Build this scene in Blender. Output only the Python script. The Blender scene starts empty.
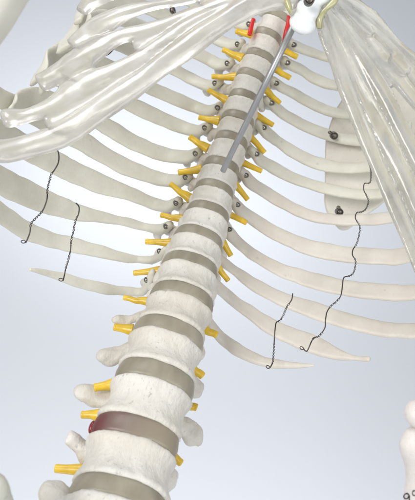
import bpy, bmesh, math, random
from mathutils.bvhtree import BVHTree
from mathutils import Vector, Matrix, noise
random.seed(7)
S = 0.1                      # depths below are in decimetres, the scene is in metres
FPX = 580.0
CX, CY = 207.5, 250.0
scene = bpy.context.scene
col = scene.collection

# ---------------------------------------------------------------- frame: Z runs up the spine, Y to the back of the chest
Xc = Vector((0.950, -0.305, -0.02)).normalized()
Zc = Vector((0.26, 0.81, -0.53)); Zc = (Zc - Xc * Zc.dot(Xc)).normalized()
Yc = Zc.cross(Xc).normalized()
R = Matrix((Xc, Yc, Zc))
CAM = Vector((0.0, -0.30, 1.00))

def W(x, y, d):
    """a point seen at photograph coordinates x, y and at depth d (dm)"""
    p = Vector(((x - CX) / FPX * d, (CY - y) / FPX * d, -d)) * S
    return CAM + R @ p
def px(n, d):
    return n * d / FPX * S
UP = Vector((0, 0, 1)); RIGHT = Vector((1, 0, 0)); FRONT = Vector((0, -1, 0))

# ---------------------------------------------------------------- materials
def new_mat(name):
    m = bpy.data.materials.new(name); m.use_nodes = True
    nt = m.node_tree; b = nt.nodes['Principled BSDF']
    return m, nt, b
def bone_mat(name, c1, c2, rough=0.42, bump=0.25, pits=0.5, sss=0.25, scale=1.0, pitcol=None):
    m, nt, b = new_mat(name)
    N, L = nt.nodes.new, nt.links.new
    tc = N('ShaderNodeTexCoord')
    n1 = N('ShaderNodeTexNoise'); n1.inputs['Scale'].default_value = 45 * scale; n1.inputs['Detail'].default_value = 5; n1.inputs['Roughness'].default_value = .6
    L(tc.outputs['Object'], n1.inputs['Vector'])
    rp = N('ShaderNodeValToRGB'); rp.color_ramp.elements[0].position = .33; rp.color_ramp.elements[1].position = .68
    rp.color_ramp.elements[0].color = (*c1, 1); rp.color_ramp.elements[1].color = (*c2, 1)
    L(n1.outputs['Fac'], rp.inputs['Fac'])
    # small pits and scratches of the cast surface
    mp = N('ShaderNodeMapping'); mp.inputs['Scale'].default_value = (1.0, 1.0, .45)
    L(tc.outputs['Object'], mp.inputs['Vector'])
    n2 = N('ShaderNodeTexNoise'); n2.inputs['Scale'].default_value = 900 * scale; n2.inputs['Detail'].default_value = 3
    L(mp.outputs['Vector'], n2.inputs['Vector'])
    r2 = N('ShaderNodeValToRGB'); r2.color_ramp.elements[0].position = .24; r2.color_ramp.elements[1].position = .36
    L(n2.outputs['Fac'], r2.inputs['Fac'])
    mx = N('ShaderNodeMix'); mx.data_type = 'RGBA'
    pc = pitcol or tuple(v * .9 for v in c1)
    mx.inputs['A'].default_value = (*pc, 1)
    L(r2.outputs['Color'], mx.inputs['Factor']); L(rp.outputs['Color'], mx.inputs['B'])
    sp = N('ShaderNodeTexVoronoi'); sp.inputs['Scale'].default_value = 75 * scale; L(tc.outputs['Object'], sp.inputs['Vector'])
    sr = N('ShaderNodeMapRange'); sr.inputs['From Min'].default_value = .035; sr.inputs['From Max'].default_value = .075; sr.inputs['To Min'].default_value = .28; sr.inputs['To Max'].default_value = 0
    L(sp.outputs['Distance'], sr.inputs['Value'])
    n4 = N('ShaderNodeTexNoise'); n4.inputs['Scale'].default_value = 14; n4.inputs['Detail'].default_value = 6; n4.inputs['Roughness'].default_value = .7; L(tc.outputs['Object'], n4.inputs['Vector'])
    s4 = N('ShaderNodeMapRange'); s4.inputs['From Min'].default_value = .5; s4.inputs['From Max'].default_value = .72; s4.inputs['To Max'].default_value = .45; L(n4.outputs['Fac'], s4.inputs['Value'])
    m4 = N('ShaderNodeMix'); m4.data_type = 'RGBA'; L(s4.outputs['Result'], m4.inputs['Factor']); L(mx.outputs['Result'], m4.inputs['A']); m4.inputs['B'].default_value = (c1[0] * .90, c1[1] * .85, c1[2] * .76, 1)
    m5 = N('ShaderNodeMix'); m5.data_type = 'RGBA'; L(sr.outputs['Result'], m5.inputs['Factor']); L(m4.outputs['Result'], m5.inputs['A']); m5.inputs['B'].default_value = (c1[0] * .55, c1[1] * .5, c1[2] * .42, 1)
    L(m5.outputs['Result'], b.inputs['Base Color'])
    n3 = N('ShaderNodeTexNoise'); n3.inputs['Scale'].default_value = 260 * scale; n3.inputs['Detail'].default_value = 6; n3.inputs['Roughness'].default_value = .65
    L(mp.outputs['Vector'], n3.inputs['Vector'])
    ad = N('ShaderNodeMath'); ad.operation = 'MULTIPLY_ADD'
    pm = N('ShaderNodeMapRange'); pm.inputs['From Min'].default_value = .42; pm.inputs['From Max'].default_value = .62; pm.inputs['To Max'].default_value = pits * 1.4; L(n1.outputs['Fac'], pm.inputs['Value']); L(pm.outputs['Result'], ad.inputs[1])
    L(r2.outputs['Color'], ad.inputs[0]); L(n3.outputs['Fac'], ad.inputs[2])
    bp = N('ShaderNodeBump'); bp.inputs['Strength'].default_value = bump; bp.inputs['Distance'].default_value = .0012
    L(ad.outputs[0], bp.inputs['Height']); L(bp.outputs['Normal'], b.inputs['Normal'])
    mr = N('ShaderNodeMapRange'); mr.inputs['To Min'].default_value = rough - .08; mr.inputs['To Max'].default_value = rough + .12
    L(n1.outputs['Fac'], mr.inputs['Value']); L(mr.outputs['Result'], b.inputs['Roughness'])
    b.inputs['Subsurface Weight'].default_value = sss
    b.inputs['Subsurface Radius'].default_value = (1, .8, .55)
    b.inputs['Subsurface Scale'].default_value = .003
    b.inputs['IOR'].default_value = 1.45
    return m
M = {}
M['vertebra'] = bone_mat('vertebra_plastic', (.685, .645, .575), (.78, .75, .695), bump=.8, pits=.32)
M['rib'] = bone_mat('rib_plastic', (.62, .60, .51), (.74, .72, .635), rough=.38, bump=.3, pits=.05, sss=.3, scale=.8, pitcol=(.67,.65,.55))
M['rib_warm'] = bone_mat('rib_plastic_warm', (.625, .58, .51), (.725, .685, .615), rough=.38, bump=.22, pits=.15, sss=.3, scale=.8, pitcol=(.62,.565,.50))
M['scapula'] = bone_mat('shoulder_blade_plastic', (.66, .625, .55), (.73, .695, .62), rough=.5, bump=.2, pits=.05, pitcol=(.56,.51,.44))
M['pink_bone'] = bone_mat('pale_pink_plastic', (.70, .65, .62), (.78, .735, .70), bump=.3)
M['hip'] = bone_mat('hip_plastic', (.52, .52, .44), (.66, .65, .57), bump=.3)
M['white_bone'] = bone_mat('white_plastic', (.80, .83, .83), (.86, .88, .88), rough=.3, bump=.12, pits=.1)

def disc_mat(name, red=False):
    m, nt, b = new_mat(name)
    N, L = nt.nodes.new, nt.links.new
    tc = N('ShaderNodeTexCoord'); n = N('ShaderNodeTexNoise'); n.inputs['Scale'].default_value = 90; n.inputs['Detail'].default_value = 4
    mp = N('ShaderNodeMapping'); mp.inputs['Scale'].default_value = (1, 1, .3)
    L(tc.outputs['Object'], mp.inputs['Vector']); L(mp.outputs['Vector'], n.inputs['Vector'])
    r = N('ShaderNodeValToRGB'); r.color_ramp.elements[0].position = .3; r.color_ramp.elements[1].position = .7
    r.color_ramp.elements[0].color = (.24, .212, .155, 1); r.color_ramp.elements[1].color = (.40, .365, .285, 1)
    L(n.outputs['Fac'], r.inputs['Fac']); last = r.outputs['Color']
    if red:   # the worn disc is dyed red towards one side
        tx = N('ShaderNodeTexCoord'); sx = N('ShaderNodeSeparateXYZ'); L(tx.outputs['Generated'], sx.inputs[0])
        ad = N('ShaderNodeMath'); ad.operation = 'MULTIPLY_ADD'; ad.inputs[1].default_value = .35; L(n.outputs['Fac'], ad.inputs[0]); L(sx.outputs['X'], ad.inputs[2])
        rr = N('ShaderNodeValToRGB'); e = rr.color_ramp.elements
        e[0].position = .20; e[0].color = (.14, .02, .02, 1); e[1].position = .9; e[1].color = (.33, .28, .205, 1)
        e2 = e.new(.32); e2.color = (.185, .10, .088, 1); e3 = e.new(.5); e3.color = (.25, .20, .165, 1)
        L(ad.outputs[0], rr.inputs['Fac']); last = rr.outputs['Color']
    L(last, b.inputs['Base Color'])
    b.inputs['Roughness'].default_value = .38
    b.inputs['Subsurface Weight'].default_value = .35; b.inputs['Subsurface Scale'].default_value = .004
    bp = N('ShaderNodeBump'); bp.inputs['Strength'].default_value = .12; bp.inputs['Distance'].default_value = .001
    L(n.outputs['Fac'], bp.inputs['Height']); L(bp.outputs['Normal'], b.inputs['Normal'])
    return m
M['disc'] = disc_mat('disc_rubber'); M['disc_red'] = disc_mat('red_disc_rubber', True)

def resin(name, rough, t0, t1, c):
    m, nt, b = new_mat(name)
    N, L = nt.nodes.new, nt.links.new
    b.inputs['Base Color'].default_value = (*c, 1)
    b.inputs['Transmission Weight'].default_value = .62
    b.inputs['Roughness'].default_value = rough
    b.inputs['IOR'].default_value = 1.42
    b.inputs['Coat Weight'].default_value = .6; b.inputs['Coat Roughness'].default_value = .12
    tc = N('ShaderNodeTexCoord'); n = N('ShaderNodeTexNoise'); n.inputs['Scale'].default_value = 60; n.inputs['Detail'].default_value = 4
    L(tc.outputs['Object'], n.inputs['Vector'])
    mr = N('ShaderNodeMapRange'); mr.inputs['From Min'].default_value = .3; mr.inputs['From Max'].default_value = .7
    mr.inputs['To Min'].default_value = t0; mr.inputs['To Max'].default_value = t1
    L(n.outputs['Fac'], mr.inputs['Value']); L(mr.outputs['Result'], b.inputs['Transmission Weight'])
    bp = N('ShaderNodeBump'); bp.inputs['Strength'].default_value = .25; bp.inputs['Distance'].default_value = .002
    L(n.outputs['Fac'], bp.inputs['Height']); L(bp.outputs['Normal'], b.inputs['Normal'])
    return m
M['resin'] = resin('clear_cartilage_resin', .2, .72, .95, (.925, .90, .815))
M['resin_milky'] = resin('milky_cartilage_resin', .27, .75, .92, (.935, .905, .83))

def simple(name, c, rough=.4, metal=0, sss=0, noise_amt=0.0, coat=0, trans=0):
    m, nt, b = new_mat(name)
    N, L = nt.nodes.new, nt.links.new
    b.inputs['Roughness'].default_value = rough; b.inputs['Metallic'].default_value = metal
    b.inputs['Subsurface Weight'].default_value = sss; b.inputs['Subsurface Scale'].default_value = .002
    b.inputs['Coat Weight'].default_value = coat; b.inputs['Transmission Weight'].default_value = trans
    tc = N('ShaderNodeTexCoord'); n = N('ShaderNodeTexNoise'); n.inputs['Scale'].default_value = 150; n.inputs['Detail'].default_value = 4
    L(tc.outputs['Object'], n.inputs['Vector'])
    r = N('ShaderNodeValToRGB'); r.color_ramp.elements[0].position = .3; r.color_ramp.elements[1].position = .7
    r.color_ramp.elements[0].color = (*[v * (1 - noise_amt) for v in c], 1); r.color_ramp.elements[1].color = (*c, 1)
    L(n.outputs['Fac'], r.inputs['Fac']); L(r.outputs['Color'], b.inputs['Base Color'])
    return m
M['nerve'] = simple('yellow_nerve_rubber', (.92, .62, .045), .36, sss=.2, noise_amt=.3, coat=.25)
M['nerve_cut'] = simple('cut_nerve_end', (.60, .40, .07), .55, noise_amt=.3)
M['steel'] = simple('brushed_steel', (.56, .565, .58), .45, 1, noise_amt=.15)
M['screw'] = simple('screw_steel', (.72, .70, .66), .32, 1, noise_amt=.3)
M['dark'] = simple('dark_screw_slot', (.15, .14, .125), .5, 0, noise_amt=.3)
M['dark_screw'] = simple('tarnished_screw_steel', (.20, .17, .14), .35, 1, noise_amt=.4)
M['wire'] = simple('thin_steel_wire', (.13, .12, .115), .4, 1, noise_amt=.3)
M['red'] = simple('red_vessel_rubber', (.72, .02, .015), .35, noise_amt=.25, sss=.1)
M['ink'] = simple('black_ink', (.03, .028, .03), .6)
M['glue'] = simple('yellowed_glue', (.80, .78, .45), .2, sss=.2, noise_amt=.2, coat=.5, trans=.45)
M['backdrop'] = simple('pale_backdrop_paper', (.835, .855, .895), .9, noise_amt=.012)

# ---------------------------------------------------------------- objects
def link(name, me, mat, parent=None, smooth=True):
    o = bpy.data.objects.new(name, me); col.objects.link(o)
    mats = mat if isinstance(mat, (list, tuple)) else [mat]
    if len(me.materials) == 0:
        for m in mats: me.materials.append(m)
    if smooth: me.polygons.foreach_set('use_smooth', [True] * len(me.polygons))
    if parent: o.parent = parent
    return o
def mesh_from(bm, name):
    bmesh.ops.recalc_face_normals(bm, faces=bm.faces)
    me = bpy.data.meshes.new(name); bm.to_mesh(me); bm.free(); return me

def catmull(pts, n):
    """pts: list of tuples of equal length (floats); returns n*(len-1)+1 interpolated tuples"""
    P = [tuple(2 * a - b for a, b in zip(pts[0], pts[1]))] + list(pts) + [tuple(2 * a - b for a, b in zip(pts[-1], pts[-2]))]
    out = []
    for i in range(1, len(P) - 2):
        p0, p1, p2, p3 = P[i-1:i+3]
        for k in range(n):
            t = k / n
            out.append(tuple(.5 * (2*b + (-a+c)*t + (2*a-5*b+4*c-d)*t*t + (-a+3*b-3*c+d)*t**3) for a, b, c, d in zip(p0, p1, p2, p3)))
    out.append(tuple(pts[-1])); return out

def sweep(bm, C, wid, thk, hint, seg=16, power=1.0, jitter=0.0, jfreq=60, seed=0, caps=True, full=False):
    """closed swept solid: centres C, full widths along 'hint', full thicknesses across"""
    rings = []; n = len(C)
    for i, c in enumerate(C):
        t = (C[min(i+1, n-1)] - C[max(i-1, 0)]).normalized()
        h = hint(c, t) if callable(hint) else hint
        u = (h - t * h.dot(t)).normalized(); v = t.cross(u); fw = 1.0
        if full:             # the listed width was measured across the bone as seen; its true width is larger where it lies oblique
            vd = (c - CAM).normalized(); ts = (t - vd * t.dot(vd)).normalized(); ns = vd.cross(ts)
            fw = min(1.55, 1 / max(.3, math.hypot(u.dot(ns), v.dot(ns) * thk[i] / max(wid[i], 1e-6))))
        ring = []
        for k in range(seg):
            a = 2 * math.pi * k / seg
            ca, sa = math.cos(a), math.sin(a)
            x = math.copysign(abs(ca) ** power, ca) * wid[i] * fw / 2; y = math.copysign(abs(sa) ** power, sa) * thk[i] / 2
            p = c + u * x + v * y
            if jitter:
                q = p * jfreq + Vector((seed * 7.1, seed * 3.3, 0))
                p = p + (p - c).normalized() * noise.noise(q) * jitter
            ring.append(bm.verts.new(p))
        rings.append(ring)
    for a, b in zip(rings, rings[1:]):
        for k in range(seg):
            bm.faces.new((a[k], a[(k+1) % seg], b[(k+1) % seg], b[k]))
    if caps:
        for ring, d in ((rings[0], C[0] - C[1]), (rings[-1], C[-1] - C[-2])):
            cc = sum((v.co for v in ring), Vector()) / seg
            r = min((v.co - cc).length for v in ring)
            inner = [bm.verts.new(cc + (v.co - cc) * .62 + d.normalized() * r * .45) for v in ring]
            for k in range(seg): bm.faces.new((ring[k], ring[(k+1) % seg], inner[(k+1) % seg], inner[k]))
            bm.faces.new(inner)
    return rings

def blob(bm, c, ax, ay, az, ex=None, ey=None, ez=None, seg=16):
    ex = ex or RIGHT; ey = ey or FRONT; ez = ez or UP
    m = Matrix(((*(ex * ax), 0), (*(ey * ay), 0), (*(ez * az), 0), (0, 0, 0, 1))).transposed()
    m.translation = c
    bmesh.ops.create_uvsphere(bm, u_segments=seg, v_segments=seg // 2 + 2, radius=1, matrix=m)

def voxel(bm, name, size, smooth_iter=3, jit=0.0, jf=90, jit2=0.0, jf2=300):
    me = mesh_from(bm, name + '_raw')
    o = bpy.data.objects.new('tmp', me); col.objects.link(o)
    r = o.modifiers.new('r', 'REMESH'); r.mode = 'VOXEL'; r.voxel_size = size; r.adaptivity = 0
    s = o.modifiers.new('s', 'SMOOTH'); s.iterations = smooth_iter; s.factor = .5
    dg = bpy.context.evaluated_depsgraph_get(); dg.update()
    ev = o.evaluated_get(dg)
    out = bpy.data.meshes.new_from_object(ev)
    bpy.data.objects.remove(o); bpy.data.meshes.remove(me)
    out.name = name
    if jit:
        out.update()
        nr = [v.normal.copy() for v in out.vertices]
        for v, nn in zip(out.vertices, nr):
            v.co += nn * (noise.noise(v.co * jf) * jit + noise.noise(v.co * jf2) * jit2)
    return out

# ---------------------------------------------------------------- the skeleton
skel = bpy.data.objects.new('anatomical_skeleton', None); col.objects.link(skel)
skel['label'] = 'cream plastic skeleton torso with yellow nerves, clear rib cartilage and a steel rod'
skel['category'] = 'skeleton model'

# discs, bottom to top: left end, right end (photograph), depth
D = [((40,548),(150,585),2.12), ((67,490),(167,522),2.38), ((91,425.5),(178.5,454),2.60), ((115,371),(194,399),2.80), ((132,328),(203,353),3.02),
     ((149,293),(213,314),3.21), ((161,261),(217,281),3.37), ((173,234),(222,252),3.50), ((185.5,209),(228.5,225),3.62),
     ((194,187),(233,201),3.72), ((202.5,164),(238.5,177),3.81), ((214,138),(247,150),3.89), ((220.5,117),(253.5,129),3.96),
     ((228,95.5),(259,107),4.02), ((235.5,74),(265,85.5),4.07), ((244.5,54),(274,66),4.10), ((253,33),(281,44.5),4.13),
     ((264,14),(290,25.5),4.15), ((275,-6),(300,4),4.17), ((286,-26),(310,-16),4.18)]
ND = len(D)
cen = [(W(*a, d) + W(*b, d)) / 2 for a, b, d in D]
lat = [(W(*b, d) - W(*a, d)) for a, b, d in D]
hw = [l.length / 2 for l in lat]
tan = []
for i in range(ND):
    a = cen[max(i-1, 0)]; b = cen[min(i+1, ND-1)]
    tan.append((b - a).normalized())
rows = [(*cen[i], *tan[i], *lat[i].normalized(), hw[i]) for i in range(ND)]
fine = catmull(rows, 20)
def at_spine(s):
    s = max(0, min(ND - 1.0001, s)); f = s * 20; i = int(f); t = f - i
    a, b = fine[i], fine[min(i+1, len(fine)-1)]
    v = [p + (q - p) * t for p, q in zip(a, b)]
    c = Vector(v[0:3]); T = Vector(v[3:6]).normalized(); X = Vector(v[6:9]); X = (X - T * X.dot(T)).normalized()
    return c, T, X, v[9]
def depth_k(s):            # body depth / width: kidney shaped loins, rounder chest
    return .70 + .25 * min(1, max(0, (s - 2) / 7))

def spine_rings(bm, prof, s0, s1, seg=56, k=1.0):
    rings = []
    for t, r in prof:
        s = s0 + (s1 - s0) * t
        c, T, X, a = at_spine(s)
        F = -(T.cross(X)); kk = depth_k(s)
        ring = []
        for j in range(seg):
            th = 2 * math.pi * j / seg
            ca, sa = math.cos(th), math.sin(th)
            x = math.copysign(abs(ca) ** .88, ca); y = math.copysign(abs(sa) ** .95, sa)
            if y < 0: y *= .62 + .12 * abs(ca)
            ring.append(bm.verts.new(c + X * x * a * r * k + F * y * a * kk * r * k * 1.0))
        rings.append(ring)
    for p, q in zip(rings, rings[1:]):
        for j in range(seg): bm.faces.new((p[j], p[(j+1) % seg], q[(j+1) % seg], q[j]))
    bm.faces.new(rings[0]); bm.faces.new(rings[-1])

def lerp(a, b, t): return a + (b - a) * t
# thoracic tubercle places (photograph x, y), by vertebra index; vertebra i lies between disc i and disc i+1
TPL = {5:(145,281),6:(159,252),7:(166,228),8:(176,204),9:(186,178),10:(195.5,155),11:(205,129),12:(217,108),13:(215.5,84),14:(227.5,64),15:(238,45),16:(249,24),17:(259,4)}
TPR = {5:(209,303),6:(217,278),7:(223,254),8:(229,229.5),9:(237,204.5),10:(246,175.5),11:(256,154),12:(262,128),13:(271,104),14:(276,83.5),15:(287,63.5),16:(293.5,45),17:(303,24)}
# lumbar transverse processes: list of (x, y, depth offset, width px) from body to tip
LPL = {4:[(156,312,.14,14),(140,317,.12,11.5),(127,319.5,.10,9.5),(119,320,.09,9.5),(115,319.5,.09,9)],
       3:[(134,351,.14,22),(122,354,.12,17),(112,356,.11,14.5),(104,355.5,.10,14),(101,355,.10,12)],
       2:[(120,397,.14,26),(106,398.5,.12,19),(95,395,.12,15.5),(85,393.5,.12,15.5),(79,391.5,.12,14.5)],
       1:[(108,462,.14,26),(94,456,.12,20),(84,449,.12,16),(75,442,.12,14.5),(71,437,.12,12)],
       0:[(84,512,.12,30),(68,503,.11,26),(56,496,.11,26),(49,492,.11,24)]}
LPR = {5:[],4:[(192,343,.16,14),(199,350,.2,10),(202,356,.2,9)],
       3:[(184,378,.16,14),(194,385,.2,14),(199,391,.2,12)],
       2:[(170,422,.14,20),(183,426,.18,17),(193,431,.2,18),(198,436,.2,17)],
       1:[(156,478,.14,20),(167,478,.18,19),(173,478,.2,17)], 0:[]}
PROF = [(0,.88),(.012,.945),(.035,.985),(.075,1.0),(.14,.985),(.24,.925),(.36,.885),(.5,.87),(.64,.885),(.76,.925),(.86,.985),(.925,1.0),(.965,.985),(.988,.945),(1,.88)]
GAP = .145
def stained_bone():
    m = M['vertebra'].copy(); m.name = 'stained_vertebra_plastic'; nt = m.node_tree; N, L = nt.nodes.new, nt.links.new
    b = nt.nodes['Principled BSDF']; src = b.inputs['Base Color'].links[0].from_socket
    tc = N('ShaderNodeTexCoord'); last = src
    for p in (W(253, 29, 4.08), W(284, 37, 4.08)):
        dn = N('ShaderNodeVectorMath'); dn.operation = 'DISTANCE'; dn.inputs[1].default_value = p; L(tc.outputs['Object'], dn.inputs[0])
        mr = N('ShaderNodeMapRange'); mr.inputs['From Min'].default_value = .002; mr.inputs['From Max'].default_value = .0095
        mr.inputs['To Min'].default_value = .85; mr.inputs['To Max'].default_value = 0; L(dn.outputs['Value'], mr.inputs['Value'])
        mx = N('ShaderNodeMix'); mx.data_type = 'RGBA'; L(mr.outputs['Result'], mx.inputs['Factor']); L(last, mx.inputs['A'])
        mx.inputs['B'].default_value = (.80, .20, .15, 1); last = mx.outputs['Result']
    L(last, b.inputs['Base Color']); return m
M['stained'] = stained_bone()
for i in range(ND - 1):
    bm = bmesh.new()
    up_thor = i >= 5
    spine_rings(bm, PROF, i + GAP, i + 1 - GAP)
    c, T, X, a = at_spine(i + .5); F = -(T.cross(X)); kk = depth_k(i + .5)
    h = (cen[i+1] - cen[i]).length
    back = c - F * a * kk * .55
    # vertebral arch round the canal and the spinous process behind it
    for sx in (-1, 1):
        p = [back + X * sx * a * .5 + T * h * .12, back + X * sx * a * .62 - F * a * .35 + T * h * .1, back + X * sx * a * .5 - F * a * .75 + T * h * .02, back - F * a * 1.0 - T * h * .05]
        q = catmull([tuple(v) for v in p], 5); q = [Vector(v) for v in q]
        sweep(bm, q, [h * .5] * len(q), [a * .26] * len(q), T, seg=10)
        for st, ln in ((1, .42), (-1, .42)):        # joint facets
            j = back + X * sx * a * .52 - F * a * .62 + T * h * .38 * st
            blob(bm, j, a * .17, a * .14, h * .26, X, F, T, seg=10)
    q = [back - F * a * .95 - T * h * .02, back - F * a * 1.35 - T * h * (.2 + .25 * up_thor), back - F * a * 1.75 - T * h * (.3 + .75 * up_thor)]
    q = [Vector(v) for v in catmull([tuple(v) for v in q], 4)]
    sweep(bm, q, [h * .5] * len(q), [a * .2] * len(q), T, seg=10)
    dd = lerp(D[i][2], D[i+1][2], .5)
    for tab, sx in ((TPL, -1), (TPR, 1)):
        if i in tab:
            x, y = tab[i]
            tip = W(x - sx * 0, y + 1.0, dd + (.33 if i > 6 else .30))
            root = c + X * sx * a * .62 - F * a * kk * .45
            mid = root * .5 + tip * .5 - T * h * .06
            q = [Vector(v) for v in catmull([tuple(root), tuple(mid), tuple(tip)], 5)]
            ww = px(11.5, dd); n = len(q)
            sweep(bm, q, [ww * (1.05 + .12 * math.sin(k)) for k in range(n)], [ww * .85] * n, T, seg=10)
            blob(bm, tip - T * ww * .05, ww * .46, ww * .4, ww * .52, X, F, T, seg=12)
            if sx < 0 and i > 5:
                kn = W(x - 9, y + 8.5, dd + .36); blob(bm, kn, px(6, dd), px(4, dd), px(4.2, dd), (X * .92 - T * .3).normalized(), F, T, seg=12)
                sweep(bm, [kn, kn * .6 + tip * .4, kn * .2 + tip * .8, tip], [px(7, dd)] * 4, [px(5, dd)] * 4, T, seg=10)
            if sx > 0: sweep(bm, [root, mid, mid * .4 + tip * .6], [ww * 1.45, ww * 1.35, ww * 1.1], [ww * .5] * 3, T, seg=10)
            fj = root * .45 + tip * .55 - T * h * .34 + F * .0004      # lower joint lip seen under each rib
            blob(bm, fj, ww * .36, ww * .28, ww * .4, X, F, T, seg=10)
            # demi-facet where the rib head meets the body
            blob(bm, c + X * sx * a * .80 - F * a * kk * .30 + T * h * .16, a * .27, a * .26, h * .27, X, F, T, seg=12)
    for tab in (LPL, LPR):
        if tab.get(i):
            pts = [(*W(x, y, dd + o), px(w * 1.13, dd + o)) for x, y, o, w in tab[i]]
            q = catmull(pts, 5); C = [Vector(v[:3]) for v in q]
            sweep(bm, C, [v[3] for v in q], [v[3] * .7 for v in q], T, seg=14, jitter=.0018, jfreq=190, full=True)
            nq = len(C); blob(bm, C[nq // 2] - T * q[nq // 2][3] * .32 - F * .001, q[nq // 2][3] * .55, q[nq // 2][3] * .4, q[nq // 2][3] * .42, (C[-1]-C[-3]).normalized(), F, T, seg=12)
            blob(bm, C[-1], q[-1][3] * .40, q[-1][3] * .33, q[-1][3] * .5, (C[-1]-C[-3]).normalized(), F, T, seg=12)
    vs = .00115 if i < 5 else .00085
    me = voxel(bm, 'vertebra', vs, 4, .0007 if i < 5 else .0004, 120, .00022, 420)
    o = link('vertebra', me, M['stained'] if i == 15 else M['vertebra'], skel)
    if i == 15: o['label'] = 'vertebra stained pink at both sides beside the red vessels'
for i in range(ND):
    bm = bmesh.new()
    if i == 0 or i == ND - 1: bm.free(); continue
    prof = [(0,.80),(.02,.93),(.2,.955),(.5,.972),(.8,.955),(.98,.93),(1,.80)]
    spine_rings(bm, prof, i - GAP - .03, i + GAP + .03, seg=72)
    me = mesh_from(bm, 'disc')
    o = link('intervertebral_disc', me, M['disc_red'] if i == 2 else M['disc'], skel)
    if i == 2: o['label'] = 'dark red worn disc low in the spine'

# red nucleus bulging from the worn disc, at its left edge
bm = bmesh.new(); blob(bm, W(92.0, 427, 2.60), .0014, .0018, .0030, seg=14)
o = link('disc_bulge', mesh_from(bm, 'disc_bulge'), simple('crimson_bulge_rubber', (.26, .015, .02), .3, noise_amt=.2, coat=.3), skel); o['label'] = 'small crimson bulge at the edge of the red disc'

# ---------------------------------------------------------------- nerves
NL = [((236,31),(253,35),16.35),((223,49.6),(243,58.5),15.4),((212,76.5),(237,77),14.4),((208.3,90),(228,101),13.4),((199,117.5),(219.5,121),12.4),
      ((189.7,137),(208.5,149),11.4),((178.5,172.6),(202,169),10.3),((170.4,184),(191,199),9.2),((161,215),(183,219),8.2),((146,241.5),(171,243),7.2),
      ((134,273),(160,270.5),6.2),((124,297.6),(148,301.5),5.2),((114.5,327),(133,330),4.3),((94.6,387.6),(115,384),3.4),((82,414.6),(99,415),2.4),((55.7,468.4),(82,470),1.5)]
NR = [((297,57),(281,48.5),16.3),((290,78),(274,68),15.2),((280,103),(265,89),14.2),((273,125),(254,114),13.2),((264.4,152.5),(248,134),12.2),((261.4,171),(239,161),11.2),
      ((247.6,199.5),(234,183),10.1),((246.3,222.7),(227,213),9.1),((230.8,255.5),(221,239),8),((228,280.5),(216,264),7),((216.8,335),(200,326),4.6),
      ((202.5,376),(189,364),3.5),((196.5,407.5),(184,403),2.9),((181,463),(168,452),1.9),((163,500),(152,492),1.2)]
def nerve(outer, start, s, side):
    d = lerp(D[int(s)][2], D[min(int(s)+1, ND-1)][2], s - int(s))
    lum = s < 5
    w0 = px((12.5 if lum else 10.5) , d); w1 = px(8.6 if lum else 6.2, d)
    if side > 0: w0 *= .8; w1 *= .95
    A = W(*start, d + (.06 if lum else .05)); B = W(*outer, d + .06)
    if s == 3.4: A = W(*start, d - .09); B = W(*outer, d - .11)
    mid = A.lerp(B, .5) + Vector((0, 0, random.uniform(-.0007, .0004)))
    w0 *= random.uniform(.92, 1.12); w1 *= random.uniform(.9, 1.08)
    q = catmull([(*A, w0), (*A.lerp(B, .25), lerp(w0, w1, .4)), (*mid, lerp(w0, w1, .8)), (*A.lerp(B, .8), w1 * 1.0), (*B, w1 * 1.0)], 5)
    C = [Vector(v[:3]) for v in q]
    bm = bmesh.new()
    sweep(bm, C, [v[3] for v in q], [v[3] * .85 for v in q], UP, seg=18, jitter=.00008, jfreq=250, seed=s, caps=False)
    # squared, cut-off outer end
    n = len(C); rings = [[v for v in bm.verts][k * 18:(k + 1) * 18] for k in (0, n - 1)]
    bm.faces.new(rings[0])
    dirv = (C[-1] - C[-2]).normalized(); r1 = rings[1]
    rim = [bm.verts.new(C[-1] + (v.co - C[-1]) * .82 + dirv * .00035) for v in r1]
    dip = [bm.verts.new(C[-1] + (v.co - C[-1]) * .72 + dirv * .00028) for v in r1]
    for k in range(18):
        bm.faces.new((r1[k], r1[(k+1) % 18], rim[(k+1) % 18], rim[k]))
        f = bm.faces.new((rim[k], rim[(k+1) % 18], dip[(k+1) % 18], dip[k])); f.material_index = 1
    f = bm.faces.new(dip); f.material_index = 1
    me = mesh_from(bm, 'nerve')
    link('nerve', me, [M['nerve'], M['nerve_cut']], skel)
for n in NL: nerve(*n, -1)
for n in NR: nerve(*n, 1)

# ---------------------------------------------------------------- screws
def screw(c, normal, r, parent, mats, name='screw', long=0):
    normal = normal.normalized()
    bm = bmesh.new()
    u = normal.orthogonal().normalized(); v = normal.cross(u); seg = 22
    def ring(rr, hh): return [bm.verts.new(c + (u * math.cos(2*math.pi*k/seg) + v * math.sin(2*math.pi*k/seg)) * rr * r + normal * hh * r) for k in range(seg)]
    def loft(prof, mi):
        rs_ = [ring(*p) for p in prof]
        for a, b in zip(rs_, rs_[1:]):
            for k in range(seg):
                f = bm.faces.new((a[k], a[(k+1) % seg], b[(k+1) % seg], b[k])); f.material_index = mi
        f = bm.faces.new(rs_[-1]); f.material_index = mi
        f = bm.faces.new(rs_[0]); f.material_index = mi
    loft([(.9, -1.2), (.92, -.2), (.92, .04), (.84, .10), (.76, .04), (.70, -.1)], 1)
    loft([(.62, -.5), (.66, .02), (.58, .14), (.34, .22), (.10, .24)], 0)
    th = random.uniform(0, math.pi); a_ = (u * math.cos(th) + v * math.sin(th)); b_ = normal.cross(a_)
    m = Matrix(((*(a_ * r * .95), 0), (*(b_ * r * .16), 0), (*(normal * r * .30), 0), (0, 0, 0, 1))).transposed(); m.translation = c + normal * .12 * r
    g = bmesh.ops.create_cube(bm, size=1, matrix=m)
    for vv in g['verts']:
        for f in vv.link_faces: f.material_index = 1
    return link(name, mesh_from(bm, name), mats, parent)

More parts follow.
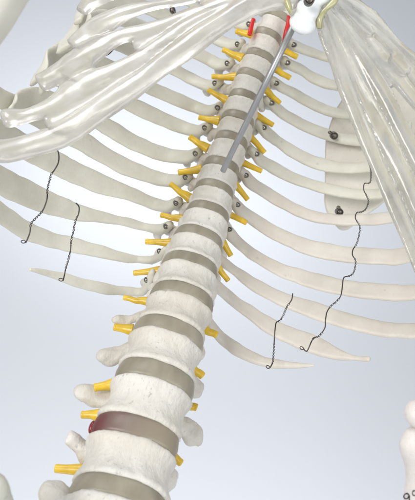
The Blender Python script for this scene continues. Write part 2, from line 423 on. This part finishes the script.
# ---------------------------------------------------------------- ribs: (x, y, width px), spine depth, forward reach
RL = {
 'a': ([(153,271,6),(149.5,282,8),(142,291.5,8),(129,291.3,8.5),(117,290.5,9),(104,288.5,10.5),(82,283.5,10.5),(63,277.5,9),(47,273,6.5),(36,270.5,4.5),(30,269.5,2.5)], 3.26, .45),
 'b': ([(167,248,6),(161,255,7.5),(152,260,7.5),(139,259.5,7.5),(126,258,8.5),(104,252.5,11.5),(76,246,14),(50,239.5,16),(25,230,17.5),(10,220,18),(0,213,18),(-14,200,18),(-28,184,18)], 3.40, .85),
 'c': ([(171,224,7),(165,228,9),(158,229.5,9),(145,227,8),(126,222,8.5),(104,217.5,10),(78,212.5,15.5),(63,207.5,20),(51,203.5,22),(30,195,25),(0,180,26),(-15,171,26),(-32,158,26)], 3.54, .95),
 'd': ([(180,200,8),(174,204,9.5),(166,206.5,10.5),(154,203.5,11.5),(129,193.5,13),(104,185,18),(80,175,20),(62,166,22),(40,155,23),(20,144,24),(0,133,24),(-15,124,24),(-30,112,24)], 3.66, 1.0),
 'e': ([(190,175,8),(184,179,10),(178,181,11.5),(166,180,12.5),(151,176,13.5),(125,166.5,15.5),(104,155,16),(85,143,18),(62,131,20),(40,118,20),(20,108,20),(0,98,19),(-14,88,18)], 3.76, .95),
 'f': ([(200,151,8),(194,155,10),(186,157,11.5),(170,155.5,13),(154,151,14),(130,140.5,15),(113,130,15),(90,117,16),(65,106,17),(44,98,18),(29,97,18),(17,104,16),(9,114,14)], 3.85, .95),
 'g': ([(210,125,8),(203.5,129,9.5),(196,131,10.5),(182,127,12.5),(160,118,13.5),(132,105,14),(110,94,14),(85,83,15),(62,77,15),(48,81,15),(42,86,14)], 3.92, .95),
 'h': ([(221,105,8),(216,109,9),(208,111,10),(195,107,11),(183,102,12),(157,91,12.5),(135,80,13),(110,67,14),(85,58,14),(72,60,14),(62,66,12)], 3.99, .9),
 'i': ([(221,80,8),(215,84,9),(207,85.5,10),(190,78,11),(175,70,11),(158,62,12),(135,51,13),(112,42,13),(92,38,13),(72,43,14),(56,53,14),(44,66,15),(37,80,14)], 4.04, .9),
 'j': ([(232,61,8),(227,64,9),(218,64,10),(208,59,11),(190,50,11),(170,40,11),(145,28,12),(122,20,12),(102,17,14),(90,22,14),(84,30,12)], 4.08, .95),
 'k': ([(243,42,8),(237.5,45,9),(228,44,10),(215,38,11),(200,30,11),(175,19,11),(150,9,12),(128,2,12),(108,2,16),(93,9,18),(80,20,19),(71,34,18),(66,48,16)], 4.12, .95),
 'l': ([(253,21,8),(248,25,9),(238,23,10),(222,15,11),(200,5,11),(175,-5,11),(150,-13,12),(128,-18,12),(108,-17,12),(94,-8,12),(83,8,11),(78,22,8)], 4.15, 1.0)}
RR = {
 'l': ([(201,312,6),(206,318,8),(213,328,10),(223,339,12),(238,350,13),(258,360,12),(273,363.5,10.5),(287,365,8),(300,365.5,5.5),(309,365.5,4),(314,365.3,2.2)], 3.16, .25),
 'k': ([(207,279,6),(212,281,8),(218,287,9.5),(226,294,10.5),(238,304,12),(251,313,14),(264,322,16),(277,330,17.5),(291,336,19),(312,344,20),(325,349.5,17),(336,354,13),(349,357,8),(360,358.7,5.5),(369,359,5)], 3.30, .35),
 'j': ([(214,252,6),(217,257,8),(222,261,8.5),(238,273,10),(258,287,13.5),(283,299.5,14.5),(312,309.5,18),(336,318,18),(361,324.5,18),(386,329.5,17),(415,331,17),(435,329,17),(455,322,17)], 3.44, .55),
 'i': ([(223,225,6),(227,230,9),(233,237,10.5),(245,248,11),(256,256.5,12),(281,270,14),(298,276,16),(311,280,17),(345,288,18),(391,292.5,18.5),(415,292,17),(435,288,17),(455,280,17)], 3.56, .55),
 'h': ([(231,200,7),(236,205,10),(243,212,11.5),(256,221,13),(271,231,14),(290,240,15),(311,248,17),(343,254,18),(386,257,18),(402,256,18),(425,250,18),(445,241,18)], 3.67, .55),
 'g': ([(240,171,7),(245,176,9.5),(251,183,11.5),(265,192,12.5),(278,200,13),(295,209,12),(312,216,11.5),(336,219.5,12.5),(361,220,13.5),(386,218,14),(410,212,14),(435,200,14)], 3.76, .5),
 'f': ([(250,149,7),(255,154,9),(261,160.5,10.5),(274,168,12),(290.7,177,12),(312,184.5,11.5),(336,191,12),(361,194.5,12),(385,193,12),(405,187,12),(430,175,12)], 3.85, .5),
 'e': ([(256,122,7),(261,127,9),(268,134,11),(280,143,11),(291,150.5,12),(311,161,13),(336,167.5,13),(361,168,12),(390,162,12),(415,150,12)], 3.92, .5),
 'd': ([(266,98,7),(270.5,103,8.5),(278,109.5,10),(290,118,11),(312,129,11.5),(333,136.5,12),(360,141,12),(385,138,12),(410,126,12)], 3.99, .5),
 'c': ([(271,79,7),(275.7,83,8),(283,88,9),(295,94,10),(312,104,11),(330,111.5,11),(348,114.5,11),(370,112,11),(392,103,11)], 4.04, .5),
 'b': ([(283,59,7),(287,63,8),(294,66.5,9),(303,71,10),(312,77,10.5),(328,84,11),(346,87,10),(365,85,10),(385,76,10)], 4.08, .5),
 'a': ([(289,41,7),(293,45,8),(300,48,9),(312,52.5,9),(324,57,9),(335,60,9),(352,61,9),(370,55,9)], 4.12, .5)}
def rib(spec, mat, seed, side):
    pts, ds, drop = spec
    ln = [0]
    for p, q in zip(pts, pts[1:]): ln.append(ln[-1] + math.hypot(p[0]-q[0], p[1]-q[1]))
    rows = []
    for (x, y, w), l in zip(pts, ln):
        u = l / ln[-1]
        d = ds + .16 + .16 * min(1, l / 28) - drop * u ** 1.7
        rows.append((*W(x, y, d), px(w, d), u, l))
    q = catmull(rows, 7)
    C = [Vector(v[:3]) for v in q]
    wid = []; thk = []
    for v in q:
        w = max(v[3], .0008) * .98; u = v[4]; l = v[5]
        w *= 1.10 + .16 * math.exp(-((l - 9) / 9) ** 2) if u < .5 and l > 1 else 1.05
        if side > 0: w *= lerp(1, .88, min(1, l / 60))
        w *= 1 + .05 * noise.noise(Vector((l * .09, seed * 5.3, 0))) + .025 * noise.noise(Vector((l * .3, seed * 5.3, 4)))
        wid.append(w)
        rd = max(0, 1 - l / 40)                              # round near the head, flat strip further out
        thk.append(min(w, lerp(.0034, .0062, rd)) * (1 if w > .004 else .85))
    bm = bmesh.new()
    sweep(bm, C, wid, thk, UP, seg=20, power=.86, jitter=.0005, jfreq=110, seed=seed, full=True)
    o = link('rib', mesh_from(bm, 'rib'), mat, skel)
    return o, rows
ribobj = {}
for n, (k, sp) in enumerate(RL.items()): ribobj['L' + k], _ = rib(sp, M['rib'], n + 1, -1)
for n, (k, sp) in enumerate(RR.items()): ribobj['R' + k], _ = rib(sp, M['rib_warm'] if k in 'lkjihg' else M['rib'], n + 21, 1)
SCL = {'l':(249,24.5),'k':(237.5,44.5),'j':(227.2,63.6),'i':(214.9,83.5),'h':(217.8,108),'g':(204.8,128.2),'f':(195.5,154),'e':(185.5,177.8),'d':(176,203.5),'c':(166,227),'b':(159.5,251.5),'a':(146.5,280.5)}
SCR = {'a':(293.3,44.7),'b':(287,62.8),'c':(275.9,83.2),'d':(271,103),'e':(263.5,127.5),'f':(256.2,154),'g':(245.6,175.3),'h':(237.2,204.6),'i':(229,229.3)}
TOCAM = (CAM - cen[10]).normalized()
for side, tab, rl in (('L', SCL, RL), ('R', SCR, RR)):
    for k, (x, y) in tab.items():
        ds = rl[k][1]
        me_ = ribobj[side + k].data                          # seat the screw in the bone's surface
        bvh = BVHTree.FromPolygons([v.co for v in me_.vertices], [tuple(p.vertices) for p in me_.polygons])
        tgt = W(x, y, ds + .2); vd = (CAM - tgt).normalized()
        hit = bvh.ray_cast(CAM, -vd)
        if not hit[0]: hit = bvh.find_nearest(tgt)
        n0 = hit[1] if hit[1].dot(vd) > 0 else -hit[1]
        lean = R @ (Vector((.42, -.46, 0)) if side == 'L' else Vector((-.75, .1, 0)))
        nrm = (vd * .8 + n0 * .4 + lean).normalized()
        r_ = px(2.75 if side == 'R' or k not in 'ab' else 2.8, ds)
        screw(hit[0] + vd * r_ * .28, nrm, r_, ribobj[side + k], [M['screw'], M['dark']])

# ---------------------------------------------------------------- shoulder blade behind the right-hand ribs
out = [(362,72),(346,94),(336,109),(330,124),(326,138),(325,152),(324.8,170),(324.5,188),(324.5,203),(327,213),(333,222),(340,229.5),(347,230),(353,226),(358,220),(370,213),(381,205),(396,190),(412,165),(424,130),(425,95),(405,72),(382,64)]
bm = bmesh.new()
outc = catmull([(*p, 0) for p in out] + [(*out[0], 0)], 4)[:-1]
cx_, cy_ = 372, 145
def sc_d(x, y): return 4.19 + (x - 345) * -.0022 + .0026 * max(0, 150 - y)
def sc_ring(k, off, add):
    r = []
    for p in outc:
        x = cx_ + (p[0] - cx_) * k; y = cy_ + (p[1] - cy_) * k
        d = sc_d(x, y) + off
        w = W(x, y, d); w += Vector((0, 1, 0)) * .0009 * noise.noise(w * 70)
        r.append(bm.verts.new(w))
    return r
rs = [sc_ring(.9, -.035, 0), sc_ring(.96, -.05, 0), sc_ring(.99, -.04, 0), sc_ring(1.0, 0, 0), sc_ring(.99, .03, 0), sc_ring(.95, .035, 0), sc_ring(.88, .02, 0)]
inn = [sc_ring(f, -.028 + .0, 0) for f in (.02, .2, .4, .6, .78)]; rs = inn + rs
n = len(outc)
for a, b in zip(rs, rs[1:]):
    for k in range(n): bm.faces.new((a[k], a[(k+1) % n], b[(k+1) % n], b[k]))
bm.faces.new(rs[0]); bm.faces.new(rs[-1])
scap = link('shoulder_blade', mesh_from(bm, 'shoulder_blade'), M['scapula'], skel); scap['label'] = 'flat beige shoulder blade behind the ribs'
# bolts that clamp the blade to the ribs
def bolt(x, y, d, parent, x2, y2):
    o = screw(W(x, y, d), TOCAM + UP * -.3 + RIGHT * .2, px(4.2, d), parent, [M['dark_screw'], M['dark']], 'screw')
    bm = bmesh.new(); A = W(x, y, d + .02); B = W(x2, y2, d - .02)
    C = [A.lerp(B, t / 6) for t in range(7)]
    sweep(bm, C, [px(2.6, d) * (1.12 if k % 2 else .92) for k in range(7)], [px(2.6, d)] * 7, UP, seg=10)
    blob(bm, B, px(2.1, d), px(1.6, d), px(2.1, d), seg=10)
    link('screw_shank', mesh_from(bm, 'screw_shank'), M['dark_screw'], parent)
bolt(334.5, 136, 4.07, scap, 330, 132.5)
bolt(339.8, 212.5, 3.93, scap, 338.5, 207.5)
# small bolt seen in the gap of the left cartilage and bolts at right rib ends
o = screw(W(172.5, 10, 3.75), TOCAM, px(3.4, 3.7), ribobj['Lk'], [M['dark_screw'], M['dark']])
bm = bmesh.new(); A, B = W(173, 10, 3.76), W(177, 17, 3.72)
sweep(bm, [A.lerp(B, t / 5) for t in range(6)], [px(2.8, 3.7)] * 6, [px(2.8, 3.7)] * 6, UP, seg=10)
link('screw_shank', mesh_from(bm, 'screw_shank'), M['dark_screw'], ribobj['Lk'])
for (x, y, d, k) in ((341, 87.5, 3.98, 'Rb'), (330, 50, 4.02, 'Ra')):
    screw(W(x, y, d - .06), TOCAM + RIGHT, px(2.6, d), ribobj[k], [M['dark_screw'], M['dark']])

# ---------------------------------------------------------------- costal cartilage of clear resin
def strips(lst, voxel_size, name, webs=(), root=(300, 0), groove=.001, web_t=.0036, it=9, strip_t=.0068):
    bm = bmesh.new()
    def hint(c, t):                                       # broad side faces out of the chest
        nrm = (FRONT * 1.0 + RIGHT * (c.x - cen[12].x) * 4 + UP * -.25).normalized()
        return nrm.cross(t)
    for si, st in enumerate(list(lst) + list(webs)):
        web = si >= len(lst)
        rows = [(*W(x, y, d + (.02 if web else 0)), px(w, d)) for x, y, d, w in st]
        q = catmull(rows, 7); C = [Vector(v[:3]) for v in q]
        wid = [v[3] for v in q]
        thk = [web_t if web else min(strip_t, w * .6) for w in wid]
        sweep(bm, C, wid, thk, hint, seg=18, jitter=.0007, jfreq=45, seed=si, full=True)
    me = voxel(bm, name, voxel_size, it, .0005, 45, .0001, 200)
    # long shallow grooves that fan out from the breastbone
    inv = R.transposed(); rx, ry = root
    me.update(); nr = [v.normal.copy() for v in me.vertices]
    for v, nn in zip(me.vertices, nr):
        c = inv @ (v.co - CAM); X = c.x / -c.z * FPX + CX; Y = CY - c.y / -c.z * FPX
        a = math.atan2(Y - ry, X - rx); rr = math.hypot(X - rx, Y - ry)
        g = noise.noise(Vector((a * 9, rr * .006, 3))) * .9 + noise.noise(Vector((a * 24, rr * .012, 9))) * .5
        v.co += nn * g * groove * min(1, rr / 60)
    return me
LS = [
 [(296,2,2.98,14),(262,1,2.96,22),(232,17,2.93,22),(203,36,2.9,21),(172,58,2.86,22),(138,84,2.82,23),(100,111,2.76,24),(64,134,2.7,25),(34,146,2.64,25),(6,152,2.58,25),(-22,150,2.52,25)],
 [(288,-2,3.0,14),(244,4,2.98,18),(206,20,2.96,19),(170,40,2.93,19),(140,58,2.9,19),(112,72,2.88,19),(82,86,2.85,24),(52,106,2.8,20),(28,115,2.76,17),(14,117,2.74,20),(4,118,2.72,21)],
 [(280,-10,3.02,16),(236,-4,3.01,20),(200,12,3.0,19),(172,23,2.99,18),(145,31,2.98,18),(116,38,2.96,18),(88,54,2.93,25),(66,69,2.9,24),(50,78,2.88,22),(40,83,2.87,22)],
 [(272,-24,3.06,18),(228,-14,3.06,20),(200,-3,3.06,13),(175,2,3.06,11),(150,6,3.05,12),(125,13,3.04,17),(102,25,3.03,24),(86,37,3.02,25),(74,46,3.0,21)],
 [(268,-36,3.12,20),(225,-30,3.12,24),(190,-18,3.12,16),(150,-14,3.12,14),(115,-8,3.12,16),(92,2,3.12,17),(82,12,3.1,15)],
]
LW = [
 [(292,0,2.98,14),(250,4,2.97,22),(215,22,2.94,26),(184,45,2.9,28),(150,68,2.87,30),(120,88,2.83,32),(90,104,2.8,36),(66,120,2.76,34),(50,128,2.74,20)],
 [(284,-6,3.0,16),(240,0,3.0,22),(204,16,2.98,22),(172,32,2.96,22),(146,44,2.94,20),(134,49,2.93,12)],
 [(92,66,2.9,20),(84,72,2.89,26),(76,82,2.87,24)],
 [(276,-16,3.04,20),(236,-8,3.03,26),(212,3,3.03,20),(203,8,3.02,10)],
]
me = strips(LS, .00105, 'costal_cartilage', LW, (330, -40), .0008, .0042, 10, .0056)
cl = link('costal_cartilage', me, M['resin_milky'], skel)
cl['label'] = 'clear whitish cartilage plate fanning out to the left from the breastbone tip'
RS = [
 [(315,8,2.98,9),(321,25,2.96,10),(333,56,2.93,12),(345,88,2.90,13),(359,122,2.86,14),(374,157,2.82,14),(391,197,2.78,15),(407,238,2.74,15),(425,282,2.70,15)],
 [(317,6,2.99,9),(327,24,2.97,11),(341,52,2.95,13),(356,82,2.92,14),(372,112,2.89,15),(389,145,2.86,16),(407,184,2.82,17),(424,220,2.79,17),(440,250,2.76,17)],
 [(319,3,3.0,9),(334,22,2.98,12),(352,46,2.96,14),(370,72,2.94,15),(386,98,2.91,16),(402,127,2.88,17),(420,162,2.84,18),(440,200,2.8,18)],
 [(322,0,3.02,9),(342,16,3.02,12),(362,37,3.01,14),(381,58,3.0,14),(397,78,2.99,14),(417,103,2.97,14),(440,131,2.95,15)],
 [(323,-3,3.04,8),(347,8,3.04,10),(368,25,3.03,11),(384,42,3.03,11),(400,60,3.02,11),(420,82,3.02,12),(442,108,3.02,12)],
 [(326,-8,3.05,8),(352,0,3.05,9),(373,15,3.05,10),(388,32,3.05,9),(402,48,3.05,9),(420,64,3.05,10),(442,86,3.05,10)],
]
RW = [
 [(318,8,2.98,12),(328,30,2.97,16),(340,58,2.95,20),(354,92,2.91,22),(372,130,2.87,24),(392,172,2.84,26),(410,212,2.81,28),(428,255,2.76,30)],
 [(322,2,3.0,12),(334,20,3.0,16),(350,44,2.98,20),(366,72,2.95,20),(382,102,2.92,22),(400,140,2.88,24),(420,182,2.84,26)],
 [(322,2,3.0,10),(338,18,3.0,16),(358,42,2.99,20),(374,64,2.98,20),(384,78,2.97,16),(389,87,2.96,8)],
 [(324,-3,3.03,10),(345,10,3.03,14),(362,27,3.03,14),(370,36,3.03,8)],
 [(390,60,3.02,10),(396,66,3.02,13),(404,74,3.02,12)],
 [(326,-6,3.04,10),(350,4,3.04,12),(372,21,3.04,12),(390,41,3.04,12),(412,62,3.03,12),(440,92,3.02,12)],
]
me = strips(RS, .0009, 'costal_cartilage', RW, (312, -22), .0014, .0024, 4)
cr = link('costal_cartilage', me, M['resin'], skel)
cr['label'] = 'clear whitish cartilage plate running down to the right from the breastbone tip'

# ---------------------------------------------------------------- tip of the breastbone
bm = bmesh.new()
dx = 2.95
blob(bm, W(303, 23.5, dx), px(14.2, dx), px(7, dx), px(15.5, dx), seg=28)
blob(bm, W(309, 9, dx), px(13, dx), px(7, dx), px(15, dx), seg=24)
blob(bm, W(318, -4, dx + .02), px(15, dx), px(7, dx), px(12, dx), seg=24)
blob(bm, W(308, -16, dx + .02), px(24, dx), px(7, dx), px(18, dx), seg=24)
me = voxel(bm, 'breastbone', .0009, 6, .0006, 90)
br = link('breastbone', me, M['white_bone'], skel); br['label'] = 'smooth white rounded tip of the breastbone'
screw(W(309.5, -.5, dx - .13), TOCAM, px(5.5, dx), br, [M['dark_screw'], M['dark']])
bm = bmesh.new()
sweep(bm, [W(x, y, 2.93) for x, y in ((319,28),(320,20),(323,13),(327,8),(332,3),(338,-3))], [px(w, 2.93) for w in (5,7,8,7,6,5)], [px(6, 2.93)] * 6, FRONT, seg=12, jitter=.0012, jfreq=300)
sweep(bm, [W(x, y, 2.93) for x, y in ((291,14),(289,8),(287,2),(286,-4))], [px(w, 2.93) for w in (3,5,6,5)], [px(5, 2.93)] * 4, FRONT, seg=12, jitter=.0012, jfreq=300)
gl = link('glue_bead', mesh_from(bm, 'glue_bead'), M['glue'], skel); gl['label'] = 'yellowish glue where cartilage meets breastbone'

# ---------------------------------------------------------------- steel rod from breastbone to spine
bm = bmesh.new()
A, B = W(296, 21, 3.12), W(222.6, 171.5, 3.56)
r = .00182; ax = (B - A).normalized(); u = ax.orthogonal().normalized(); v = ax.cross(u); seg = 28
pr = [(0, r), (.4, r), (.985, r), (.997, r * .97), (1.0, r * .86)]
rings = [[bm.verts.new(A.lerp(B, t) + (u * math.cos(2*math.pi*k/seg) + v * math.sin(2*math.pi*k/seg)) * rr) for k in range(seg)] for t, rr in pr]
rings.append([bm.verts.new(B - ax * .0001 + (u * math.cos(2*math.pi*k/seg) + v * math.sin(2*math.pi*k/seg)) * r * .62) for k in range(seg)])
rings.append([bm.verts.new(B - ax * .003 + (u * math.cos(2*math.pi*k/seg) + v * math.sin(2*math.pi*k/seg)) * r * .6) for k in range(seg)])
for a, b in zip(rings, rings[1:]):
    for k in range(seg): bm.faces.new((a[k], a[(k+1) % seg], b[(k+1) % seg], b[k]))
bm.faces.new(rings[0]); bm.faces.new(rings[-1])
me = mesh_from(bm, 'support_rod'); rod = link('support_rod', me, M['steel'], skel); rod['label'] = 'straight grey steel rod in front of the spine'
rod.data.polygons.foreach_set('use_smooth', [True] * len(me.polygons))

# ---------------------------------------------------------------- red vessels either side of the upper spine
for pts in ([(253.5,19,4.04,4),(251.5,26,4.02,4.4),(249.5,35,4.0,4.6)], [(288.5,16,4.0,3),(289,24,3.98,6),(286.5,34,3.98,6.5),(283.5,42,4.0,3)]):
    q = catmull([(*W(x, y, d), px(w, d)) for x, y, d, w in pts], 5)
    bm = bmesh.new(); sweep(bm, [Vector(v[:3]) for v in q], [v[3] for v in q], [v[3] * .6 for v in q], RIGHT, seg=12, power=.8, jitter=.0002, jfreq=300)
    o = link('red_vessel', mesh_from(bm, 'red_vessel'), M['red'], skel)

# ---------------------------------------------------------------- twisted wires that hold the floating ribs
def wire(pts, label):
    # pts: x, y, depth, twisted(0/1)
    q = catmull([(*W(x, y, d), float(tw)) for x, y, d, tw in pts], 12)
    C = [Vector(v[:3]) for v in q]; tw = [v[3] > .5 for v in q]
    # resample evenly
    P = [C[0]]; T_ = [tw[0]]; step = .00035; acc = 0
    for a, b, t in zip(C, C[1:], tw[1:]):
        L_ = (b - a).length; s = step - acc
        while s <= L_: P.append(a.lerp(b, s / L_)); T_.append(t); s += step
        acc = (acc + L_) % step
    bm = bmesh.new()
    for strand in (0, 1):
        pp = []
        for i, p in enumerate(P):
            t = (P[min(i+1, len(P)-1)] - P[max(i-1, 0)]).normalized(); u = (RIGHT - t * RIGHT.dot(t)).normalized(); v = t.cross(u)
            a = i * .62 + strand * math.pi; rr = .00038 if T_[i] else .00016
            if not T_[i]: a = strand * math.pi
            pp.append(p + (u * math.cos(a) + v * math.sin(a)) * rr)
        sweep(bm, pp, [.00042] * len(pp), [.00042] * len(pp), FRONT, seg=6)
    # the curled end
    e = P[-1]; t = (P[-1] - P[-4]).normalized()
    loop = [e + RIGHT * .0011 * (math.cos(a) - 1) + UP * .0009 * math.sin(a) + FRONT * .0004 * a * .3 for a in [k * .6 for k in range(12)]]
    sweep(bm, loop, [.0005] * 12, [.0005] * 12, FRONT + t * .1, seg=6)
    o = link('rib_wire', mesh_from(bm, 'rib_wire'), M['wire'], skel); o['label'] = label
wire([(55.5,147,2.98,0),(58.5,153,2.98,0),(58.5,162,2.97,0),(54.5,170,2.96,0),(51.5,174,2.96,1),(49,183,2.93,1),(47.5,190,2.9,1),(47,199,2.88,0),(44,208,2.88,0),(40.5,213.5,2.88,1),(35,219,2.86,1),(31,224,2.85,1),(30,232,2.84,0),(27.5,239,2.84,0),(25.5,243,2.84,0)], 'twisted steel wire joining the outer ends of the left ribs')
wire([(76,203,3.05,0),(79,207,3.04,0),(78.5,214,3.03,0),(75.5,220.5,3.03,1),(73.5,231,3.02,1),(71.3,241,3.0,1),(70.5,250,2.99,0),(68.5,259,3.0,1),(66,267,3.02,1),(64.7,274,3.02,0),(63,281,3.0,0)], 'twisted steel wire reaching the lowest left rib')
wire([(366.5,157,3.80,0),(369,164,3.80,0),(371,172,3.8,1),(370,182.5,3.78,1),(364.5,183.5,3.76,0),(363.8,190,3.76,0),(367,196.5,3.75,1),(368.5,201,3.74,1),(366.5,208,3.72,1),(362,212,3.7,1),(357,212.5,3.68,0),(355.3,218,3.66,0),(358.5,223.5,3.64,1),(360,228,3.62,1),(358.5,238,3.6,1),(356,245,3.58,1),(353,249.5,3.56,0),(352.5,255,3.54,0),(355.6,261,3.53,1),(354.5,270,3.5,1),(351,275.5,3.48,1),(344,277.5,3.46,0),(342.5,285,3.44,0),(341,295,3.42,0),(337,301,3.42,1),(331,306,3.4,1),(327,312,3.38,0),(325.5,320,3.36,0),(324.8,328,3.36,0),(319,336,3.35,1),(314,338,3.34,1),(311.5,341.5,3.2,0),(307,351,3.18,0),(303.5,349,3.16,0)], 'long twisted steel wire running down across the right ribs')
wire([(292.7,293.5,3.44,0),(291.5,300,3.43,0),(286.5,307.5,3.42,1),(283,316,3.4,1),(280,320.5,3.38,1),(276.3,322.5,3.34,0),(275,330,3.3,0),(274.4,338,3.29,0),(273.8,350,3.26,1),(273,361,3.22,1),(271,366,3.2,0),(269.6,368,3.2,0)], 'twisted steel wire joining the two lowest right ribs')
wire([(104,56,3.25,0),(108,54.5,3.25,0),(112,51,3.25,0),(114,48,3.25,0)], 'short thin wire seen in a gap of the left cartilage')

# ---------------------------------------------------------------- arm bone (upper left corner), elbow (lower right), hip bone (lower left)
bm = bmesh.new()
q = catmull([(*W(x, y, d), px(w, d)) for x, y, d, w in [(62,-95,2.2,44),(39,-52,2.1,41),(11,-9,2.0,40),(-17,34,1.95,40),(-52,86,1.9,42)]], 12)
sweep(bm, [Vector(v[:3]) for v in q], [v[3] for v in q], [v[3] * .85 for v in q], FRONT, seg=32, jitter=.0008, jfreq=60)
o = link('arm_bone', mesh_from(bm, 'arm_bone'), M['rib'], skel); o['label'] = 'thick cream arm bone crossing the upper left corner'

bm = bmesh.new(); d = 2.3
blob(bm, W(419, 414, d), px(14.5, d), px(12, d), px(15, d), seg=24)
blob(bm, W(424, 424, d + .1), px(14, d), px(12, d), px(14, d), seg=24)
o1 = mesh_from(bm, 'elbow_joint')
eb = link('elbow_knob', o1, M['pink_bone'], skel); eb['label'] = 'rounded pale knob of the elbow joint at lower right'
bm = bmesh.new()
rows = [(422,431,36),(423,441,47),(423,450,46),(424,462,41),(425,480,42),(425,500,43),(426,540,44)]
q = catmull([(*W(x, y, d), px(w, d)) for x, y, w in rows], 6)
sweep(bm, [Vector(v[:3]) for v in q], [v[3] for v in q], [v[3] * .6 for v in q], RIGHT, seg=32)
eb2 = link('forearm_bone', voxel(bm, 'forearm_bone', .0012, 3, .0007, 90), M['pink_bone'], skel); eb2['label'] = 'pale pink forearm bone with a black handwritten number at lower right'

# hand-inked number on the forearm bone
def ink(pts, parent, w=1.3):
    # follows the bone: each point is dropped onto the surface along the front direction
    me_ = parent.data
    from mathutils.bvhtree import BVHTree
    bvh = BVHTree.FromPolygons([v.co for v in me_.vertices], [tuple(p.vertices) for p in me_.polygons])
    C = []
    for p in catmull([(*t, 0) for t in pts], 5):
        tgt = W(p[0], p[1], d); ray = (tgt - CAM).normalized()
        hit = bvh.ray_cast(CAM, ray)
        if hit[0]: C.append(hit[0] + hit[1] * .0001)
    if len(C) < 3: return
    bm = bmesh.new(); sweep(bm, C, [px(w, d) * (1 + .25 * math.sin(i * .5)) for i in range(len(C))], [.0003] * len(C), lambda c, t: (CAM - c).normalized().cross(t), seg=6)
    o = link('inked_number', mesh_from(bm, 'inked_number'), M['ink'], parent)
ink([(409,494.5),(407,493.5),(404.8,494.5),(404.2,497),(405.8,498.7),(408,498),(409.4,495.5),(409.6,498),(409.2,502),(407.8,506)], eb2)
ink([(414.8,490.6),(413.2,491),(412.5,493),(413.2,495),(415,495.4),(416.5,494),(416.3,491.5),(414.8,490.6)], eb2, 1.0)

bm = bmesh.new(); dh = 1.95
for x, y, ax_, az_ in ((-13,495,24,24),(-8,512,22,26),(-30,480,26,22),(-12,540,28,30)):
    blob(bm, W(x, y, dh), px(ax_, dh), px(13, dh), px(az_, dh), seg=24)
hp = link('hip_bone', voxel(bm, 'hip_bone', .0012, 8, .0009, 90), M['hip'], skel); hp['label'] = 'rounded greenish cream edge of the hip bone at lower left'

# ---------------------------------------------------------------- backdrop wall
bm = bmesh.new()
yb = 1.35
vs_ = [bm.verts.new(v) for v in ((-4, yb, -2), (4, yb, -2), (4, yb, 6), (-4, yb, 6))]; bm.faces.new(vs_)
bd = link('backdrop', mesh_from(bm, 'backdrop'), M['backdrop'], None, False); bd['kind'] = 'structure'; bd['label'] = 'plain pale blue-grey studio backdrop'

# ---------------------------------------------------------------- lights
def area(name, loc, target, size, power, color=(1, 1, 1), sy=None):
    l = bpy.data.lights.new(name, 'AREA'); l.energy = power; l.size = size; l.color = color
    if sy: l.shape = 'RECTANGLE'; l.size_y = sy
    o = bpy.data.objects.new(name, l); col.objects.link(o); o.location = loc
    o.rotation_euler = (Vector(target) - Vector(loc)).to_track_quat('-Z', 'Y').to_euler()
    return o
mid = cen[6]
def cv(x, y, z): return CAM + R @ Vector((x, y, z))       # camera axes, metres
area('key_softbox', cv(-.45, .25, .45), mid, .4, 5.3, (1, .985, .96))
area('fill_softbox', cv(.6, -.1, .4), mid, .6, 3.6, (.97, .985, 1))
area('top_softbox', cv(-.25, 1.0, -.05), cv(-.05, .15, -.3), .35, 3.0, (.97, .98, 1))
def wallspot(name, x, y, power, radius, ang):
    t = W(x, y, 1); dirv = (t - CAM).normalized(); k = (yb - CAM.y) / dirv.y; tgt = CAM + dirv * k
    l = bpy.data.lights.new(name, 'SPOT'); l.energy = power; l.spot_size = math.radians(ang); l.spot_blend = 1; l.shadow_soft_size = radius; l.color = (.95, .975, 1)
    o = bpy.data.objects.new(name, l); col.objects.link(o); o.location = tgt + Vector((.05, -1.05, -1.25))
    o.rotation_euler = (tgt - o.location).to_track_quat('-Z', 'Y').to_euler()
wallspot('backdrop_spot', 120, 430, 27, .2, 140)
wallspot('backdrop_spot_right', 350, 420, 24, .2, 140)
wallspot('backdrop_spot_high', 200, 20, 40, .2, 140)

w = bpy.data.worlds.new('World'); scene.world = w; w.use_nodes = True
w.node_tree.nodes['Background'].inputs['Color'].default_value = (.93, .96, 1, 1)
w.node_tree.nodes['Background'].inputs['Strength'].default_value = .46

# ---------------------------------------------------------------- camera
cam = bpy.data.cameras.new('camera'); co = bpy.data.objects.new('camera', cam); col.objects.link(co)
mw = R.to_4x4(); mw.translation = CAM; co.matrix_world = mw
cam.sensor_fit = 'HORIZONTAL'; cam.sensor_width = 36; cam.lens = 36 * FPX / 415
cam.clip_start = .01; cam.clip_end = 50
cam.dof.use_dof = True; cam.dof.focus_distance = .325; cam.dof.aperture_fstop = 26
scene.camera = co
scene.view_settings.view_transform = 'Standard'; scene.view_settings.look = 'None'
scene.view_settings.exposure = 0; scene.view_settings.gamma = 1
scene.cycles.max_bounces = 10; scene.cycles.transmission_bounces = 8
